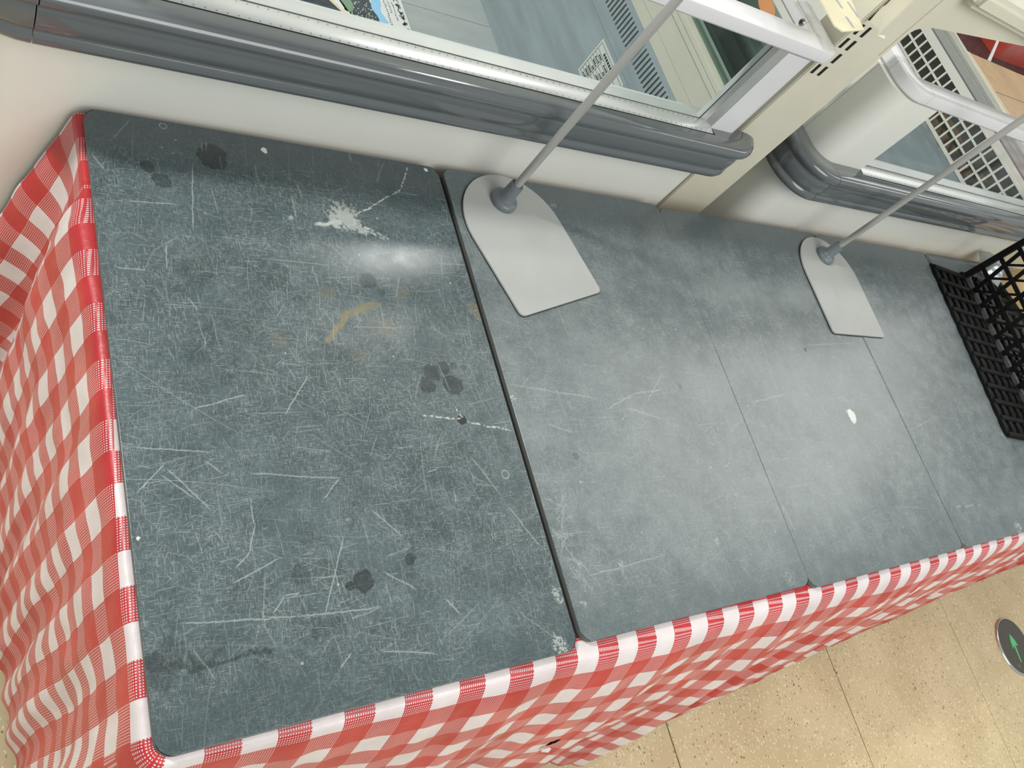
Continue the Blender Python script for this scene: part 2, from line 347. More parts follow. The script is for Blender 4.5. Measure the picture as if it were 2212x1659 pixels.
M['carton_lit'] = worn('lit_cardboard', (206, 184, 152), 0.75, var=0.05, scale=25)
M['red_plastic'] = worn('red_plastic', (200, 62, 44), 0.4, var=0.05)
M['navy'] = worn('dark_navy_panel', (34, 42, 50), 0.3, var=0.1)
M['teal'] = worn('teal_grey_panel', (110, 132, 138), 0.3, var=0.1)
M['tan_pack'] = worn('tan_wrapper', (222, 190, 140), 0.4, var=0.06, scale=30)
M['film'] = worn('silver_film', (190, 194, 196), 0.15, 0.5, 0.1, 60, bump=0.6)
M['disc_dark'] = worn('dark_disc_plastic', (72, 68, 58), 0.28, var=0.04)
M['chrome'] = worn('polished_rim', (215, 213, 205), 0.12, 1.0, 0.02)
M['green'] = worn('green_arrow_print', (86, 200, 126), 0.4, var=0.03)
M['orange'] = worn('orange_tag', (214, 150, 100), 0.5, var=0.05)

def glass(name, tint, refl=1.0):
    m = bpy.data.materials.new(name); m.use_nodes = True
    nt = m.node_tree; nt.nodes.clear(); t = NT(nt)
    tr = nt.nodes.new('ShaderNodeBsdfTransparent'); tr.inputs[0].default_value = tint
    gl = nt.nodes.new('ShaderNodeBsdfGlossy'); gl.inputs['Roughness'].default_value = 0.02
    lw = nt.nodes.new('ShaderNodeLayerWeight'); lw.inputs[0].default_value = 0.5
    fz = t.math('ADD', 0.02, t.math('MULTIPLY', t.math('POWER', lw.outputs['Facing'], 5.0), 0.6))
    smear = t.ramp(t.noise(t.pos(), 7, 5, 0.6), 0.45, 0.8, 0.0, 0.05)
    df = nt.nodes.new('ShaderNodeBsdfDiffuse'); df.inputs[0].default_value = (0.8, 0.85, 0.85, 1)
    mx = nt.nodes.new('ShaderNodeMixShader'); t.put(t.math('MULTIPLY', fz, refl), mx.inputs[0]); nt.links.new(tr.outputs[0], mx.inputs[1]); nt.links.new(gl.outputs[0], mx.inputs[2])
    m2 = nt.nodes.new('ShaderNodeMixShader'); t.put(smear, m2.inputs[0]); nt.links.new(mx.outputs[0], m2.inputs[1]); nt.links.new(df.outputs[0], m2.inputs[2])
    o = nt.nodes.new('ShaderNodeOutputMaterial'); nt.links.new(m2.outputs[0], o.inputs[0])
    return m
M['glass'] = glass('clear_glass', (0.97, 0.985, 0.985, 1))
M['side_glass'] = glass('reflection_tint_glass', (0.58, 0.66, 0.63, 1))  # dark tint stands in for the reflection in the side pane

# ------------------------------------------------------------------ floor
bm = bmesh.new(); box(bm, (-1.45, -2.78, -0.03), (5.27, 2.6, -0.008))
fl = mesh('floor', bm, M['joint']); fl['kind'] = 'structure'; fl['label'] = 'tan speckled terrazzo floor of large square tiles'
bm = bmesh.new(); box(bm, (-1.45, 2.6, 0), (5.27, 2.7, 3.0))
wb = mesh('wall_back', bm, M['white_panel']); wb['kind'] = 'structure'; wb['label'] = 'pale shop wall behind the freezers'
P_ = 0.671; src = None
for i in range(-4, 6):
    for j in range(-4, 4):
        if src is None:
            bm = bmesh.new(); box(bm, (0.0017, 0.0017, -0.008), (P_-0.0017, P_-0.0017, 0.0), 0.0008, 1)
            o = src = mesh('tile', bm, M['floor'], fl)
        else:
            o = src.copy(); COL.objects.link(o); o.parent = fl
        o.location = (1.242+i*P_, -0.08+j*P_, 0)

# ------------------------------------------------------------------ display table: cloth, underlay, boards
def interp(T, s):
    if s <= T[0][0]: return T[0][1:]
    for a, b in zip(T, T[1:]):
        if s <= b[0]:
            f = (s-a[0])/(b[0]-a[0]); f = f*f*(3-2*f)
            return tuple(p+(q-p)*f for p, q in zip(a[1:], b[1:]))
    return T[-1][1:]
# outward flare of the cloth at 0.25 m and at 0.69 m below the edge; left side keyed by y, front keyed by x
LEFT = [(0.0, .035, .07), (0.075, .022, .042), (0.2, .03, .058), (0.33, .035, .062), (0.45, .034, .06), (0.53, .042, .066), (0.585, .048, .074), (0.615, .040, .066), (0.64, .006, .02), (0.675, .012, .05), (0.75, .068, .19)]
FRONT = [(0.0, .045, .11), (0.2, .075, .15), (0.6, .092, .163), (0.95, .090, .158), (1.4, .080, .132), (1.8, .062, .105), (2.4, .04, .07), (3.3, .02, .037)]
XL, YF, RC, YB, XR_ = -0.004, -0.005, 0.018, 0.746, 3.3
def perimeter():
    L = []
    n1 = 190
    for i in range(n1+1): L.append((XL, YB+(YF+RC-YB)*i/n1, -1, 0, 'L'))
    for i in range(1, 10):
        a = math.pi+math.pi/2*i/10; L.append((XL+RC+RC*math.cos(a), YF+RC+RC*math.sin(a), math.cos(a), math.sin(a), 'L' if i < 5 else 'F'))
    n2 = 640
    for i in range(n2+1): L.append((XL+RC+(XR_-XL-RC)*i/n2, YF, 0, -1, 'F'))
    return L
def tablecloth():
    per = perimeter(); bm = bmesh.new(); uvl = bm.loops.layers.uv.new('UVMap')
    NV = 130; HEM = 0.672
    ts = [-0.06, -0.02, -0.006, 0.0]+[0.0025, 0.005, 0.009]+[0.014+(HEM-0.014)*k/NV for k in range(NV+1)]
    grid = []; UV = []; PT = []
    for x, y, nx, ny, side in per:
        if side == 'L': a, b = interp(LEFT, y)
        else: a, b = interp(FRONT, x)
        if x < 0.0135 and y < 0.0125: a, b = 0.038, 0.085
        pw = math.log(b/a)/math.log(0.69/0.25)
        row = []; uv = []
        for t in ts:
            if t <= 0: px, py, pz = x+nx*t, y+ny*t, -0.0115-(0.0 if t < -0.004 else 0.0006)
            else:
                dep = t/0.69
                out = a*(t/0.25)**pw+0.004*(1-math.exp(-t/0.004))
                s = y if side == 'L' else x
                if side == 'L':
                    rp = 0.0065*math.sin(2*math.pi*s/0.15+1.0+2.2*dep)+0.0045*math.sin(2*math.pi*s/0.068+2*dep+3*math.sin(5*s))
                    rp *= min(1, max(0, (0.58-s)/0.1))
                else:
                    rp = 0.016*math.sin(2*math.pi*s/0.31+0.4+1.4*dep)+0.010*math.sin(2*math.pi*s/0.137+1.2+1.1*dep)+0.0035*math.sin(2*math.pi*s/0.06+3*dep)
                rp *= dep**0.8
                q = Vector((x*9, y*9, t*5))
                rp += 0.006*noise.noise(q)*min(1, t/0.1)+0.0025*noise.noise(q*4.3)*min(1, t/0.06)
                out = max(out+rp, 0.003)
                px, py, pz = x+nx*out, y+ny*out, -0.0115-t*(0.985 if side == 'L' else 0.965+0.03*noise.noise(Vector((x*4.0, 3.3, 0))))
            row.append(bm.verts.new((px, py, pz+H)))
            if side == 'L':
                # stripes follow the edge; the weave is laid slightly askew
                uv.append((y-0.0199+0.0352*20+0.006*math.sin(9*t+y*5)*min(1, max(t, 0)*3), t+0.06*(y-0.30)+0.0352*21+0.0*t))
            else:
                uv.append((x-0.0798+0.0352*20+0.006*math.sin(7*t+x*4)*min(1, max(t, 0)*3), t-0.022*(min(x, 1.02)-0.78)+0.0065+0.0352*20))
        grid.append(row); UV.append(uv)
    for j in range(len(ts)):      # behind the pleat the weave is measured from the hem
        acc = 0.0
        for i in range(0, 190):
            if per[i][1] < 0.632: break
            if i: acc += (Vector(grid[i][j].co)-Vector(grid[i-1][j].co)).length
            UV[i][j] = (YB-0.0199-0.0193-acc+0.0352*20, UV[i][j][1])
    for i in range(len(grid)-1):
        for j in range(len(ts)-1):
            if per[i][4] != per[i+1][4]:
                u1 = [(a[0]-b[0], 0) for a, b in zip(UV[i], UV[i])]
                # across the corner seam carry on with the left pattern
                A, B = UV[i], [(UV[i][k][0]-0.004, UV[i][k][1]) for k in range(len(ts))]
            else: A, B = UV[i], UV[i+1]
            xm = per[i][0]; tm = ts[j]
            if per[i][4] == 'F' and ((xm-0.613)/0.011)**2+((tm-0.270)/0.015)**2 < 1: continue      # the torn hole
            f = bm.faces.new((grid[i][j], grid[i+1][j], grid[i+1][j+1], grid[i][j+1]))
            for lp, q in zip(f.loops, (A[j], B[j], B[j+1], A[j+1])): lp[uvl].uv = q
            f.smooth = True
    # flat top of the cloth under the boards
    top = [grid[i][0] for i in (0, 190)]
    c = [bm.verts.new(p) for p in (V(0.05, 0.70, -0.0118), V(0.05, 0.05, -0.0118), V(3.3, 0.05, -0.0118), V(3.3, 0.70, -0.0118))]
    f = bm.faces.new(c)
    for lp, v in zip(f.loops, c): lp[uvl].uv = (v.co.x, v.co.y)
    me = bpy.data.meshes.new('gingham_tablecloth'); bm.to_mesh(me); bm.free()
    return link('gingham_tablecloth', me, M['gingham'])
cloth = tablecloth()
tag(cloth, 'red and white gingham vinyl cloth draped to the floor under the slate boards', 'tablecloth')
bm = bmesh.new()      # torn flap curling out below the hole
plate(bm, [(0.602, -0.1135, -0.270+H), (0.609, -0.1165, -0.2745+H), (0.611, -0.121, -0.288+H), (0.604, -0.1175, -0.296+H), (0.598, -0.114, -0.284+H)], (0.2, -1, 0.3), 0.0006)
mesh('torn_flap', bm, M['paper'], cloth)['label'] = 'white curled edge of the torn hole'

bm = bmesh.new(); box(bm, (0.02, 0.012, -0.0112+H), (2.98, 0.735, -0.0088+H))
tag(mesh('rubber_underlay', bm, M['rubber']), 'black rubber sheet showing in the gap between slate boards', 'mat')
bl = ['scratched slate board at the left end with dark liquid stains', 'slate board lying under the larger grey stand plate', 'slate board with a pale paint spot left of the black crate', 'slate board running under the black plastic crate edge', 'slate board beneath the black crate at the right frame edge']
edges = [(0.0, 0.4972, 0.7452, -0.0018, .0010), (0.5070, 0.9919, 0.7475, 0.0030, .0015), (0.9925, 1.5005, 0.7418, -0.0040, .0018), (1.5017, 1.9960, 0.7405, -0.0043, .003), (1.9975, 2.9900, 0.7405, -0.0043, .02)]
RNG = np.random.default_rng(5)
LAT = RNG.random((256, 256))
def vnoise(x, y, f):
    x = x*f; y = y*f; i = np.floor(x).astype(int); j = np.floor(y).astype(int); u = x-i; v = y-j
    u = u*u*(3-2*u); v = v*v*(3-2*v); g = lambda a, c: LAT[a % 256, c % 256]
    return (g(i, j)*(1-u)+g(i+1, j)*u)*(1-v)+(g(i, j+1)*(1-u)+g(i+1, j+1)*u)*v
def sstep(d, a, c):
    t = np.clip((d-a)/(c-a), 0, 1); return t*t*(3-2*t)
def board_marks(X, Y):
    """dried spills, paint, residue and long scratches at their places on the table (metres)"""
    o = np.zeros((len(X), 4))
    nf = vnoise(X+3, Y+3, 900)-.5; nm = vnoise(X+7, Y+7, 260)-.5; nl = vnoise(X+11, Y+11, 70)-.5
    def blob(L, ch, jag=.16, mid=.25, grain=0.0, soft=.07, k=1.0):
        for x, y, r, a in L:
            s = (abs(X-x) < r*2.2) & (abs(Y-y) < r*2.2)
            if not s.any(): continue
            d = np.hypot(X[s]-x, Y[s]-y)/r+jag*nf[s]+mid*nm[s]+.35*nl[s]
            f = sstep(d, 1+soft, 1-soft)*a*k
            if ch == 0: f = f*(1+.25*sstep(d, .8, 1.0))
            if grain: f = f*sstep(vnoise(X[s], Y[s]*1.3, 520), .5-grain, .75-grain*.5)
            o[s, ch] = np.maximum(o[s, ch], f)
    def stroke(L, ch, wd, k, wob=.0015, broken=0.0, taper=True):
        for x, y, x2, y2 in L:
            s = (X > min(x, x2)-.02) & (X < max(x, x2)+.02) & (Y > min(y, y2)-.02) & (Y < max(y, y2)+.02)
            if not s.any(): continue
            px = X[s]-x+wob*2*nl[s]+wob*nm[s]; py = Y[s]-y+wob*2*(vnoise(X[s]+31, Y[s], 70)-.5)+wob*(vnoise(X[s]+31, Y[s], 260)-.5)
            dx, dy = x2-x, y2-y; l2 = dx*dx+dy*dy; t = np.clip((px*dx+py*dy)/l2, 0, 1)
            d = np.hypot(px-t*dx, py-t*dy); f = sstep(d, wd, wd*.3)*k
            if taper: f = f*np.minimum(1, 6*np.minimum(t+.06, 1.06-t))
            if broken: f = f*sstep(vnoise(X[s]+5, Y[s]+9, 420), broken-.15, broken+.15)
            o[s, ch] = np.maximum(o[s, ch], f)
    blob(DARK1, 0); blob(DARK2, 0, k=.9); stroke(STREAK1[:1], 0, .0058, .6, .006, taper=False); stroke(STREAK1[1:2], 0, .0030, .6, .004); stroke(STREAK1[2:4], 0, .0035, .4, .005); blob([(.022, .086, .016, .3), (.012, .07, .013, .35), (.052, .083, .018, .18)], 0, .2, .8); stroke(STREAK1[4:], 0, .006, .3, .004, .35)
    for x, y, r, a in [(.135, .47, .062, .30), (.20, .42, .045, .22), (.10, .40, .05, .18), (.385, .20, .05, .2), (.41, .245, .04, .2)]:      # faint half-wiped rings
        s = (abs(X-x) < r*2) & (abs(Y-y) < r*2); d = np.hypot((X[s]-x)*.85, Y[s]-y)/r+1.1*nl[s]+.5*nm[s]
        o[s, 0] = np.maximum(o[s, 0], a*np.exp(-((d-1)/.16)**2)*sstep(vnoise(X[s], Y[s], 30), .35, .6))
    blob(TAN1, 2, .1, .3, k=.7); stroke(TANL1, 2, .0062, .75, .004, taper=False)
    blob(WHITE1[:3], 1, .7, 1.1, .0, .25, .8); blob([(.327, .612, .010, .4), (.338, .606, .008, .4), (.300, .6155, .008, .5)], 1, .9, 1.2, 0, .3); stroke([(.318, .626, .375, .599), (.322, .620, .372, .594), (.318, .63, .300, .64), (.31, .63, .318, .648)], 1, .0026, .5, .003, .35); stroke([(.314, .618, .272, .607)], 1, .004, .6, .003, taper=True); blob(WHITE1[8:], 1, .5, .9, .12, .2, .75); blob(WHITE1[3:8], 1, .1, .5)
    blob(WHITE2[:2], 1, .2, .3, .0); blob(WHITE2[2:], 1, .1, .3, .10, k=.55, soft=.15)
    for x, y, r, a in RING1:
        d = np.hypot(X-x, Y-y)/r; o[:, 3] = np.maximum(o[:, 3], .5*np.exp(-((d-.9)/.1)**2))
    stroke(CHALK1, 1, .0017, .6, .0016, .45)
    stroke(SCR1, 3, .0008, .5, .0007); stroke(SCR2, 3, .0012, .3, .0008)
    rr = random.Random(21)
    hair = []
    for q in range(420):      # everyday knife and tray hairlines
        x = rr.uniform(.01, 1.5); y = rr.uniform(.02, .73); a = rr.choice((0, 1.57, rr.uniform(0, 3.14)))+rr.gauss(0, .12); l = rr.uniform(.008, .05)*(1 if x < .5 else .7)
        hair.append((x, y, x+l*math.cos(a), y+l*math.sin(a)))
    for q in range(0, 420): stroke(hair[q:q+1], 3, .0008, rr.uniform(.1, .34)*(1 if hair[q][0] < .5 else .6), .0007)
    flecks = [(rr.uniform(.01, 1.5), rr.uniform(.02, .73), rr.uniform(.0008, .0016), rr.uniform(.2, .6)) for q in range(90)]
    blob(flecks, 1, .1, .5, k=.7)
    for cx, cy in ((.525, .09), (.515, .13), (.522, .17)):      # worn arcs by the seam
        stroke([(cx+rr.uniform(-.008, .01), cy+rr.uniform(-.03, .03), cx+rr.uniform(.01, .03), cy+rr.uniform(-.03, .03)) for q in range(9)], 3, .0010, .28, .003)
    return np.clip(o, 0, 1)
def slate_board(k, x0, x1, yb, yf, st):
    w, d, r, th = x1-x0, yb-yf, .018, .008
    nx, ny = max(int(w/st), 8), max(int(d/st), 8)
    u, v = np.meshgrid(np.linspace(0, w, nx+1), np.linspace(0, d, ny+1)); X = u.ravel().copy(); Y = v.ravel().copy()
    cx = np.clip(X, r, w-r); cy = np.clip(Y, r, d-r); e = np.hypot(X-cx, Y-cy); f = e > r      # round the corners
    X[f] = cx[f]+(X[f]-cx[f])*r/e[f]; Y[f] = cy[f]+(Y[f]-cy[f])*r/e[f]
    n = len(X); idx = np.arange(n).reshape(ny+1, nx+1)
    q = np.stack([idx[:-1, :-1], idx[:-1, 1:], idx[1:, 1:], idx[1:, :-1]], -1).reshape(-1, 4)
    rim = np.concatenate([idx[0, :-1], idx[:-1, -1], idx[-1, :0:-1], idx[:0:-1, 0]]); m = len(rim)
    Z = np.full(n, th); b1 = n+np.arange(m)
    RX, RY = X[rim].copy(), Y[rim].copy()
    X[rim] = RX+(w/2-RX)*.0012; Y[rim] = RY+(d/2-RY)*.0012                                     # a hair of bevel
    X = np.concatenate([X, RX, RX]); Y = np.concatenate([Y, RY, RY]); Z = np.concatenate([Z, np.full(m, th-.0012), np.zeros(m)]); b2 = b1+m
    s1 = np.stack([rim, b1, np.roll(b1, -1), np.roll(rim, -1)], -1); s2 = np.stack([b1, b2, np.roll(b2, -1), np.roll(b1, -1)], -1)
    Q = np.concatenate([q, s1, s2]); F = len(Q)
    me = bpy.data.meshes.new('slate_board')
    me.vertices.add(len(X)); me.vertices.foreach_set('co', np.stack([X, Y, Z], -1).ravel())
    me.loops.add(F*4); me.loops.foreach_set('vertex_index', Q.ravel().astype(np.int32))
    me.polygons.add(F); me.polygons.foreach_set('loop_start', np.arange(0, F*4, 4, dtype=np.int32)); me.polygons.foreach_set('loop_total', np.full(F, 4, dtype=np.int32))
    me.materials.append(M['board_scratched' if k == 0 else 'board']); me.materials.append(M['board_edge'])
    me.polygons.foreach_set('material_index', np.concatenate([np.zeros(len(q)+m, dtype=np.int32), np.ones(m, dtype=np.int32)]))
    me.update(calc_edges=True); me.validate()
    if True:
        a = me.attributes.new('marks', 'FLOAT_COLOR', 'POINT')
        a.data.foreach_set('color', board_marks(X+x0, Y+yf).astype(np.float32).ravel())
    o = link('slate_board', me, None)
    o.location = V(x0, yf, -th-(.0006 if k == 2 else 0))
    return tag(o, bl[k], 'board', 'slate boards on the table')
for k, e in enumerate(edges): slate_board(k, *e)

# ------------------------------------------------------------------ freezers
def fpath(r, rr, L, y0, x0=None, x1=None, a1=None, y1=None, n=10, left=True, right=True, xl=0.0):
    """plan path along the left side (from y0), the left corner, the front and the right corner (to y1)"""
    p = []
    if left:
        p.append((xl, y0, -1, 0))
        for i in range(n+1):
            a = math.pi+math.pi/2*i/n; p.append((xl+r+r*math.cos(a), r+r*math.sin(a), math.cos(a), math.sin(a)))
    if x0 is not None: p.append((x0, 0, 0, -1))
    if x1 is not None: p.append((x1, 0, 0, -1))
    if right:
        for i in range(n+1):
            a = -math.pi/2+(a1 if a1 is not None else math.pi/2)*i/n; p.append((L-rr+rr*math.cos(a), rr+rr*math.sin(a), math.cos(a), math.sin(a)))
        if y1 is not None: p.append((L, y1, 1, 0))
    return p
LEN, R1, R2, DEP, XI = 1.167, 0.05, 0.03, 0.97, 1.117
def Zt(pr): return [(d, z+H) for d, z in pr]
BUMP = Zt([(-.004, .102), (.018, .102), (.030, .1035), (.0365, .108), (.0392, .1145), (.0385, .120), (.0355, .1235), (.0345, .1255), (.0360, .128), (.0385, .131), (.0392, .142), (.0390, .154), (.0375, .158), (.0368, .160), (.0385, .1625), (.0435, .166), (.0475, .1715), (.0480, .177), (.0455, .182), (.040, .1852), (.032, .1862), (.022, .1855), (.0145, .184), (.0135, .174), (-.004, .170)])
BUMPC = BUMP[:-2]+Zt([(-.020, .1812), (-.020, .165)])
RAIL = Zt([(.0002, .3665), (.0002, .3835), (-.0008, .3862), (-.0032, .3875), (-.012, .3890), (-.024, .3897), (-.036, .3890), (-.042, .3872), (-.0445, .3835), (-.0445, .3665), (-.0415, .363), (-.0028, .363)])
LR, RR = 1.193, .024        # the rail overhangs the right end
def slab(name, par, lo, hi, m, bev=0.0, label=None):
    bm = bmesh.new(); box(bm, (lo[0], lo[1], lo[2]+H), (hi[0], hi[1], hi[2]+H), bev)
    o = mesh(name, bm, M[m], par)
    if label: o['label'] = label
    return o
def freezer(kind, label, loc, yaw):
    F = thing('display_freezer', label, 'freezer', loc, yaw, 'chest freezers behind the table')
    def sw(name, path, prof, m, closed=True, sm=40):
        bm = bmesh.new(); sweep(bm, path, prof, closed); return mesh(name, bm, M[m], F, sm)
    sw('body_panel', fpath(R1, R2, LEN, DEP, y1=DEP), Zt([(0, -.66), (0, .160), (-.012, .160), (-.012, -.66)]), 'white_panel')
    sw('plinth', fpath(R1, R2, LEN, DEP, y1=DEP), Zt([(-.02, -.70), (-.02, -.66), (-.03, -.66), (-.03, -.70)]), 'rubber')
    g = 0.0006
    sw('bumper_corner', fpath(R1, R2, LEN, DEP, right=False)+[], BUMPC, 'bumper', sm=60)
    sw('bumper', fpath(R1, R2, LEN, 0, x0=R1+0.0012, x1=LEN-R2-.03, a1=math.radians(66), left=False), BUMP, 'bumper', sm=60)
    # metal sill, seal and glass along the front
    xa, xb = 0.159, 1.085
    fr = [(xa, 0, 0, -1), (xb, 0, 0, -1)]
    sw('rubber_seal', [(xa-0.002, 0, 0, -1), (xb+.003, 0, 0, -1)], Zt([(.0150, .176), (.0150, .1838), (.0118, .1838), (.0118, .176)]), 'black')
    sill = sw('sill_strip', fr, Zt([(.0118, .176), (.0118, .1818), (.0105, .1826), (-.015, .1856), (-.0162, .1850), (-.0162, .176)]), 'alu')
    bm = bmesh.new()
    nd = 74
    for i in range(nd):
        x = xa+(xb-xa)*(i+.5)/nd
        for d, z in ((.0075, .1829), (-.0125, .1852)): box(bm, (x-.0009, -d-.0008, z-.001+H), (x+.0009, -d+.0008, z+.0007+H))
    o = mesh('stud_row', bm, M['steel'], sill); o['kind'] = 'stuff'
    sw('inner_sill_strip', fr, Zt([(-.0215, .176), (-.0215, .183), (-.044, .182), (-.044, .176)]), 'alu')
    slab('front_glass', F, (xa-.01, .0168, .178), (xb+.004, .0198, .368), 'glass')
    slab('glass_channel', F, (xb-.024, .004, .182), (xb-.0003, .0162, .364), 'alu')
    slab('glass_channel', F, (xb-.022, .0203, .182), (xb-.0003, .030, .364), 'liner')
    # upper white frame
    UP = Zt([(-.003, .178), (-.003, .3612), (-.022, .3612), (-.022, .178)])
    XP, XR2 = .012, .030
    sw('side_panel', [(XP, DEP, -1, 0), (XP, .0855, -1, 0)], UP, 'white_panel')
    sw('corner_panel', [(XP, .0845, -1, 0)]+fpath(R1, R2, LEN, .0845, right=False, xl=XP)[1:]+[(xa, 0, 0, -1)], UP, 'white_panel')
    sw('end_post', [(xb, 0, 0, -1), (LEN-R2, 0, 0, -1)]+fpath(R1, R2, LEN, 0, left=False, y1=.066)[1:], UP, 'white_plastic')
    SK = Zt([(.0138, .165), (.0138, .1836), (-.003, .1825), (-.003, .165)])
    sw('frame_skirt', fpath(R1, R2, LEN, .2, right=False)[1:]+[(xa-.0022, 0, 0, -1)], SK, 'bumper')
    sw('frame_skirt', [(xb+.0035, 0, 0, -1)]+fpath(R1, R2, LEN, 0, left=False, a1=math.radians(66)), SK, 'bumper')
    sw('rail_side', [(XR2, DEP, -1, 0), (XR2, .0712, -1, 0)], RAIL, 'white_plastic', sm=32)
    sw('rail_corner', [(XR2, .0705, -1, 0)]+fpath(R1, R2, LEN, .0705, right=False, xl=XR2)[1:]+[(.098, 0, 0, -1)], RAIL, 'white_plastic', sm=32)
    sw('rail_front', [(.0987, 0, 0, -1), (1.145, 0, 0, -1)], RAIL, 'white_plastic', sm=32)
    sw('rail_corner', [(1.1452, 0, 0, -1)]+[(x, y, nx, ny) for x, y, nx, ny in fpath(R1, RR, LR, 0, left=False, y1=.066)], RAIL, 'white_plastic', sm=32)
    rs = sw('rail_side', [(LR, .0666, 1, 0), (LR, DEP, 1, 0)], RAIL, 'white_plastic', sm=32)
    bm = bmesh.new(); c = Vector((LR-.0447, .074, .377+H))
    cyl(bm, c, c+Vector((-.0025, 0, .0)), .0062, .0048, 16)
    s = mesh('screw', bm, M['steel'], rs); bm = bmesh.new()
    box(bm, (c.x-.0030, c.y-.0036, c.z-.0008), (c.x-.0024, c.y+.0036, c.z+.0008)); box(bm, (c.x-.0030, c.y-.0008, c.z-.0036), (c.x-.0024, c.y+.0008, c.z+.0036))
    mesh('screw_slot', bm, M['black'], rs)
    # well
    slab('inner_front_wall', F, (.03, .045, -.262), (XI+.01, .055, .176), 'liner')
    slab('inner_left_wall', F, (.02, .045, -.262), (.03, DEP-.02, .30), 'liner')
    slab('back_wall', F, (.012, DEP-.03, -.262), (LEN-.012, DEP-.012, .40), 'liner_cream')
    slab('well_floor_panel', F, (.03, .056, -.267), (XI, .6945, -.257), 'liner')
    slab('well_floor_panel', F, (.03, .6962, -.267), (XI, DEP-.03, -.2572), 'liner')
    slab('inner_end_wall', F, (XI, .056, -.262), (XI+.012, DEP-.03, .18), 'liner_blue')
    if kind == 1:
        vp = slab('vent_panel', F, (XI-.003, .05, .042), (XI, DEP-.03, .124), 'liner_blue', .0008)
        srcv = None
        for i in range(50):
            if srcv is None:
                bm = bmesh.new(); k = 5; pts = []
                for q in range(k+1): a = math.pi*q/k; pts.append((.0021*math.cos(a), .0195+.0021*math.sin(a)))
                for q in range(k+1): a = math.pi+math.pi*q/k; pts.append((.0021*math.cos(a), -.0195+.0021*math.sin(a)))
                plate(bm, [(0, a, b) for a, b in pts], (-1, 0, 0), .0004)
                o = srcv = mesh('vent_slot', bm, M['slot_dark'], vp)
            else: o = srcv.copy(); COL.objects.link(o)
            o.parent = vp; o.location = (XI-.003, .143+i*.0119, .0925+H)
        st = 'liner_cream'
        slab('upper_band', F, (XI-.001, .056, .1245), (XI+.006, DEP-.03, .1490), 'liner_cream')
        slab('upper_band', F, (XI-.001, .056, .1497), (XI+.006, DEP-.03, .1930), 'liner_cream')
        # rating label on the end wall
        lb = slab('rating_label', F, (XI-.0008, .247, -.0585), (XI-.0002, .373, .0305), 'sticker', 0, 'white printed rating label')
        bm = bmesh.new()
        def ln(y0, y1, z0, z1): box(bm, (XI-.0011, y0, z0+H), (XI-.0008, y1, z1+H))
        ln(.252, .368, .0245, .0253); ln(.252, .253, -.053, .025); ln(.367, .368, -.053, .025)
        for z in (.010, .001, -.008, -.017, -.026, -.035, -.044, -.053): ln(.252, .368, z, z+.0007)
        for y in (.276, .300, .334): ln(y, y+.0007, -.053, .010)
        rnd = random.Random(3)
        for r_ in range(7):
            for y in (.255, .280, .304, .338):
                for q in range(rnd.randint(2, 4)): ln(y+q*.0052, y+q*.0052+.0036, -.0505+r_*.009, -.0505+r_*.009+rnd.choice((.003, .0045)))
        for q in range(8): ln(.285+q*.0075, .285+q*.0075+.0055, .0145, .0205)
        o = mesh('label_print', bm, M['ink'], lb); o['kind'] = 'stuff'
    else:
        gp = slab('grille_panel', F, (XI-.002, .05, .036), (XI, DEP-.03, .172), 'mesh_dark')
        for z0, z1 in ((.036, .046), (.0795, .0855), (.1165, .1225), (.1535, .178)):
            slab('grille_bar', gp, (XI-.006, .05, z0), (XI-.002, DEP-.03, z1), 'white_panel')
        src2 = None
        for i in range(26):
            if src2 is None:
                bm = bmesh.new(); box(bm, (-.0058, -.003, .040+H), (-.002, .003, .16+H)); o = src2 = mesh('grille_rib', bm, M['white_panel'], gp)
            else: o = src2.copy(); COL.objects.link(o)
            o.parent = gp; o.location = (XI, .075+i*.0325, 0)
        st = 'alu'
    slab('end_sill', F, (XI-.006, .056, .182 if kind == 2 else .1935), (XI+.010, DEP-.03, .203), st, .001)
    slab('end_sill', F, (XI-.003, .056, .2035), (XI+.010, DEP-.03, .213), st, .001)
    slab('side_glass_frame', F, (XI, .06, .213), (XI+.012, DEP-.03, .2215), 'liner_cream')
    slab('side_glass_stile', F, (XI-.001, .032, .178), (XI+.012, .066, .364), 'liner_cream')
    slab('side_glass', F, (XI+.004, .066, .2215), (XI+.007, DEP-.04, .362), 'side_glass' if kind == 1 else 'glass')
    slab('outer_end_panel', F, (LEN-.012, R2, .165), (LEN-.001, DEP, .215), 'white_panel')
    return F
F1 = freezer(1, 'white chest freezer with slotted vents, grey bumper and square right end', (-.117, .7553, -H), .015)
F2 = freezer(2, 'white chest freezer with a latticed grille and rounded corner, right of the slotted upright', (1.283, .765, -H), .0065)
bm = bmesh.new(); c = Vector((XI-.0012, .125, .352+H)); plate(bm, [(c.x, c.y+.028*math.cos(a), c.z+.012*math.sin(a)) for a in [2*math.pi*i/16 for i in range(16)]], (-1, 0, 0), .0006)
mesh('price_sticker', bm, M['orange'], F1)['label'] = 'orange oval sticker'

